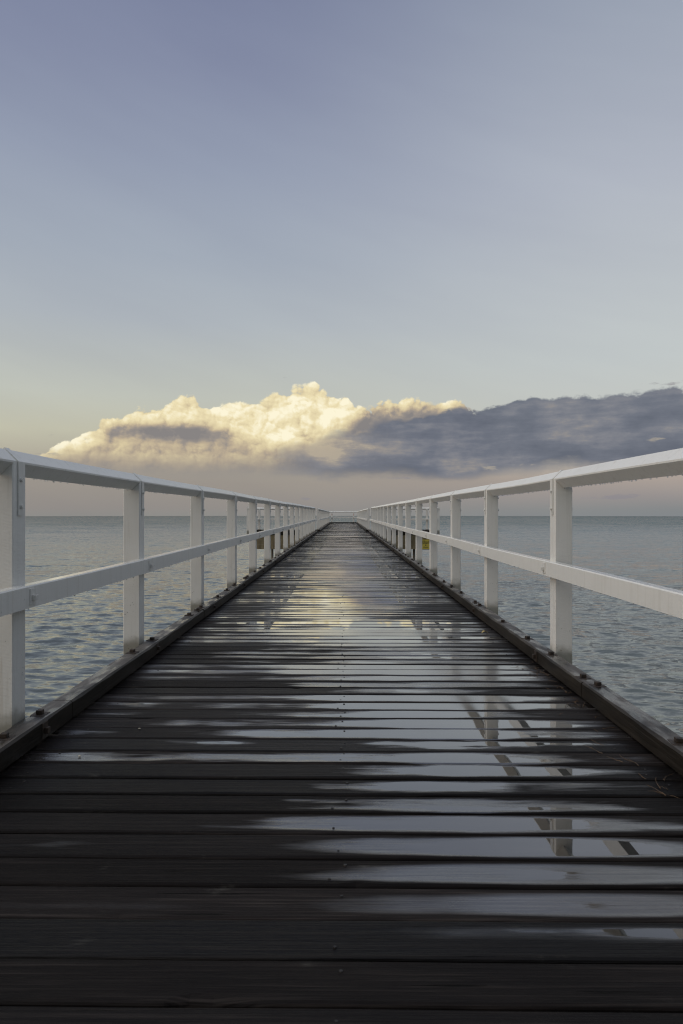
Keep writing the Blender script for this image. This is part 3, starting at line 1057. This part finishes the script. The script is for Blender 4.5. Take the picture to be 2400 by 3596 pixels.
# ================================================================== LANDINGS on both sides of the opening
for s, word in ((-1, 'left'), (1, 'right')):
    lab = ('side landing on the left with plain stained fascia boards above the water' if s < 0 else
           'side landing on the right whose stained fascia carries the yellow sign')
    base = (s * 2.9, 33.0, 0)
    ld = thing('landing_platform', lab, 'landing', base, 0, 'side landings of the pier')
    xa, xb = sorted((s * 1.37, s * 4.42))
    make_decking('decking', ld, GAP_Y0 + 0.06, GAP_Y1 + 0.30, lambda y: xa, lambda y: xb, Y0, False, base)
    fb_ = MB()
    for i, (z0, z1) in enumerate(((-0.345, -0.13), (-0.562, -0.349), (-0.78, -0.566))):
        fb_.box(xa - base[0], xb - base[0], -0.98 + 0.0, -0.93, z0, z1, c=0.005)
    fb_.build('fascia_board', M_FASCIA, ld)
    eb = MB()
    eb.box(xa - base[0] - 0.01, xb - base[0] + 0.01, -1.0, -0.90, -0.126, 0.085, c=0.008)
    eb.build('edge_beam', M_KERB, ld)
    eb = MB()
    eb.box(xa - base[0] - 0.01, xb - base[0] + 0.01, 1.02, 1.22, 0.012, 0.085, c=0.008)
    eb.build('edge_beam', M_KERB, ld)
    eb = MB()
    a, b_ = sorted((s * 4.30 - base[0], s * 4.42 - base[0]))
    eb.box(a, b_, -0.89, 1.01, 0.012, 0.085, c=0.008)
    eb.build('edge_beam', M_KERB, ld)
    for xj in (1.5, 2.9, 4.25):
        jb = MB()
        jb.box(s * xj - 0.06 - base[0], s * xj + 0.06 - base[0], -0.90, 1.3, -0.30, -0.046)
        jb.build('joist', M_UNDER, ld)
    for yy in (-0.72, 1.1):
        pl = MB()
        pl.cyl((0, 0, -6.0), (0, 0, 1), 0.055, 5.70, 12)
        pl.build('pile', M_PILE, ld, (s * 3.35 - base[0], yy, 0), True)
    # railings of the landing: along the back, then forward along the outer end
    if s < 0:
        railing('white_railing', 'white railing along the back of the left side landing', -1, [0.20, 1.6, 2.95], (-4.40, 34.14, 0), -PI / 2, False, None, -0.02, 2.98, straps=False, jitter=0.001)
        railing('white_railing', 'white railing on the outer end of the left side landing with one tall end post', -1, [0.06], (-4.42, 32.02, 0), 0, True, None, -0.03, 2.10, straps=False, jitter=0.001)
    else:
        railing('white_railing', 'white railing along the back of the right side landing', -1, [0.07, 1.4, 2.80], (1.40, 34.14, 0), -PI / 2, False, None, 0.02, 3.02, straps=False, jitter=0.001)
        railing('white_railing', 'white railing on the outer end of the right side landing with one tall end post', 1, [0.06], (4.42, 32.02, 0), 0, True, None, -0.03, 2.10, straps=False, jitter=0.001)

# ---- the yellow sign
sg = thing('warning_sign', 'yellow rectangular sign with black writing fixed to the landing fascia', 'sign', (3.87, 32.005, -0.555))
mb = MB()
mb.box(-0.31, 0.31, -0.012, 0.0, -0.222, 0.222, c=0.003)
mb.build('sign_board', M_SIGN, sg)
mb = MB()
mb.box(-0.31, 0.31, -0.014, 0.003, -0.245, -0.2235, c=0.002)
mb.build('edge_strip', M_INK, sg)


def text(body, size, z, x=0.0):
    cu = bpy.data.curves.new('lettering', 'FONT')
    cu.body = body
    cu.size = size
    cu.align_x = 'CENTER'
    cu.align_y = 'CENTER'
    cu.extrude = 0.0006
    cu.offset = size * 0.02
    cu.materials.append(M_INK)
    o = link(bpy.data.objects.new('lettering', cu), sg)
    o.location = (x, -0.0135, z)
    o.rotation_euler = (PI / 2, 0, 0)
    dg = bpy.context.evaluated_depsgraph_get()
    me = bpy.data.meshes.new_from_object(o.evaluated_get(dg))
    bpy.data.objects.remove(o)
    o = link(bpy.data.objects.new('lettering', me), sg)
    o.location = (x, -0.0135, z)
    o.rotation_euler = (PI / 2, 0, 0)
    return o


text('NOTICE', 0.030, 0.185, -0.10)
text('USE OF ALL NETS', 0.060, 0.128)
text('EXCEPT BAIT AND CAST', 0.050, 0.085)
text('IS PROHIBITED', 0.058, 0.042)
text('PENALTIES APPLY', 0.030, -0.150)
mb = MB()
mb.loft([[(0.0, -yy, -0.075), (0.035, -yy, -0.035), (0.022, -yy, -0.012), (0.0, -yy, -0.020), (-0.022, -yy, -0.012), (-0.035, -yy, -0.035)] for yy in (0.0121, 0.0135)])
mb.loft([[(-0.10, -yy, -0.125), (0.0, -yy, -0.140), (0.10, -yy, -0.125), (0.10, -yy, -0.117), (0.0, -yy, -0.132), (-0.10, -yy, -0.117)] for yy in (0.0121, 0.0135)])
mb.build('emblem', M_INK, sg)

# ================================================================== SMALL THINGS ON THE DECK
# straw and twigs washed against the right kerb
tw = MB()
rr = random.Random(4)
for i in range(70):
    y = 1.75 + rr.random() ** 1.4 * 2.6
    edge = 1.192
    x = edge - abs(rr.gauss(0, 0.05)) - (0.12 * rr.random() if 2.2 < y < 3.2 else 0)
    a = rr.gauss(PI / 2, 0.6)
    L = rr.uniform(0.02, 0.11)
    bend = rr.uniform(-0.9, 0.9)
    pts = []
    px, py = x, y
    for k in range(6):
        pts.append((min(px, edge - 0.002), py, 0.003 + rr.uniform(0, 0.004)))
        px += math.cos(a) * L / 5
        py += math.sin(a) * L / 5
        a += bend / 5
    tw.tube(pts, rr.uniform(0.0009, 0.0018), 0.0006, 4)
o = tw.build('plant_debris', M_TWIG, smooth=True)
o['kind'] = 'stuff'
o['label'] = 'brown straw and pine needles washed against the foot of the right kerb'
o['category'] = 'debris'
t = MB()
t.tube([(1.186, 1.92, 0.006), (1.178, 1.98, 0.007), (1.170, 2.07, 0.008), (1.160, 2.16, 0.006), (1.150, 2.24, 0.010)], 0.0045, 0.0022, 6)
t.tube([(1.160, 2.16, 0.007), (1.178, 2.21, 0.012), (1.186, 2.27, 0.008)], 0.0022, 0.001, 5)
o = t.build('straw_stalk', M_TWIG, smooth=True)
o['label'] = 'orange brown straw stalk lying along the foot of the right kerb'
o['category'] = 'stalk'


def leaf(x, y, rz, L, label, mat):
    n = 8
    v, f = [], []
    for i in range(n + 1):
        t_ = i / n
        w = L * 0.24 * math.sin(PI * t_) ** 0.8
        zz = 0.006 + 0.010 * math.sin(PI * t_)
        for q in (-1, 0, 1):
            for dz in (0.0, 0.0012):
                v.append((L * (t_ - 0.5), q * w, zz + abs(q) * 0.006 * math.sin(PI * t_) + dz))
    for i in range(n):
        for q in range(2):
            a = i * 6 + q * 2
            f.append((a, a + 2, a + 8, a + 6))
            f.append((a + 1, a + 7, a + 9, a + 3))
        f.append((i * 6, i * 6 + 6, i * 6 + 7, i * 6 + 1))
        f.append((i * 6 + 4, i * 6 + 5, i * 6 + 11, i * 6 + 10))
    mb_ = MB()
    mb_.add(v, f)
    mb_.tube([(L * 0.48, 0, 0.006), (L * 0.6, 0.004, 0.007), (L * 0.7, 0.012, 0.003)], 0.0014, 0.0008, 4)
    o_ = mb_.build('fallen_leaf', mat, None, (x, y, 0), True)
    o_.rotation_euler = (0, 0, rz)
    o_['label'] = label
    o_['category'] = 'leaf'


leaf(1.10, 5.25, 0.4, 0.055, 'small pale yellow leaf fallen on the deck beside the right kerb', M_LEAF)


def grit(x, y, r_, label):
    mb_ = MB()
    mb_.ball((0, 0, r_ * 0.35), r_, 0.45, 7, 5)
    v = [(p[0] * random.uniform(0.8, 1.3), p[1] * random.uniform(0.6, 1.0), p[2]) for p in mb_.v]
    mb_.v = v
    o_ = mb_.build('shell_chip', M_SHELL, None, (x, y, 0.001), True)
    o_['label'] = label
    o_['category'] = 'shell chip'


grit(-0.99, 2.60, 0.006, 'pale shell chip on the planks close to the left kerb')
grit(-0.86, 2.93, 0.0055, 'pale shell chip on the planks farther from the left kerb, beyond the other chip')

# ================================================================== CAMERA
cam = bpy.data.cameras.new('camera')
cam.sensor_fit = 'VERTICAL'
cam.sensor_height = 36.0
cam.lens = 24.0
cam.clip_start = 0.05
cam.clip_end = 8000
co = link(bpy.data.objects.new('camera', cam))
co.location = (0.016, 0.0, EYE)
co.rotation_euler = (PI / 2 + (VPY - 1174.5) / FOC, 0, (VPX - 784.0) / FOC)
cam.dof.use_dof = True
cam.dof.focus_distance = 7.0
cam.dof.aperture_fstop = 9.0
SC.camera = co

SC.view_settings.view_transform = 'Standard'
SC.view_settings.look = 'None'
SC.view_settings.exposure = 0
SC.view_settings.gamma = 1
SC.view_settings.use_curve_mapping = False
SC.render.film_transparent = False
SC.cycles.use_denoising = True
SC.cycles.denoiser = 'OPENIMAGEDENOISE'
SC.cycles.max_bounces = 6
SC.cycles.filter_width = 1.15
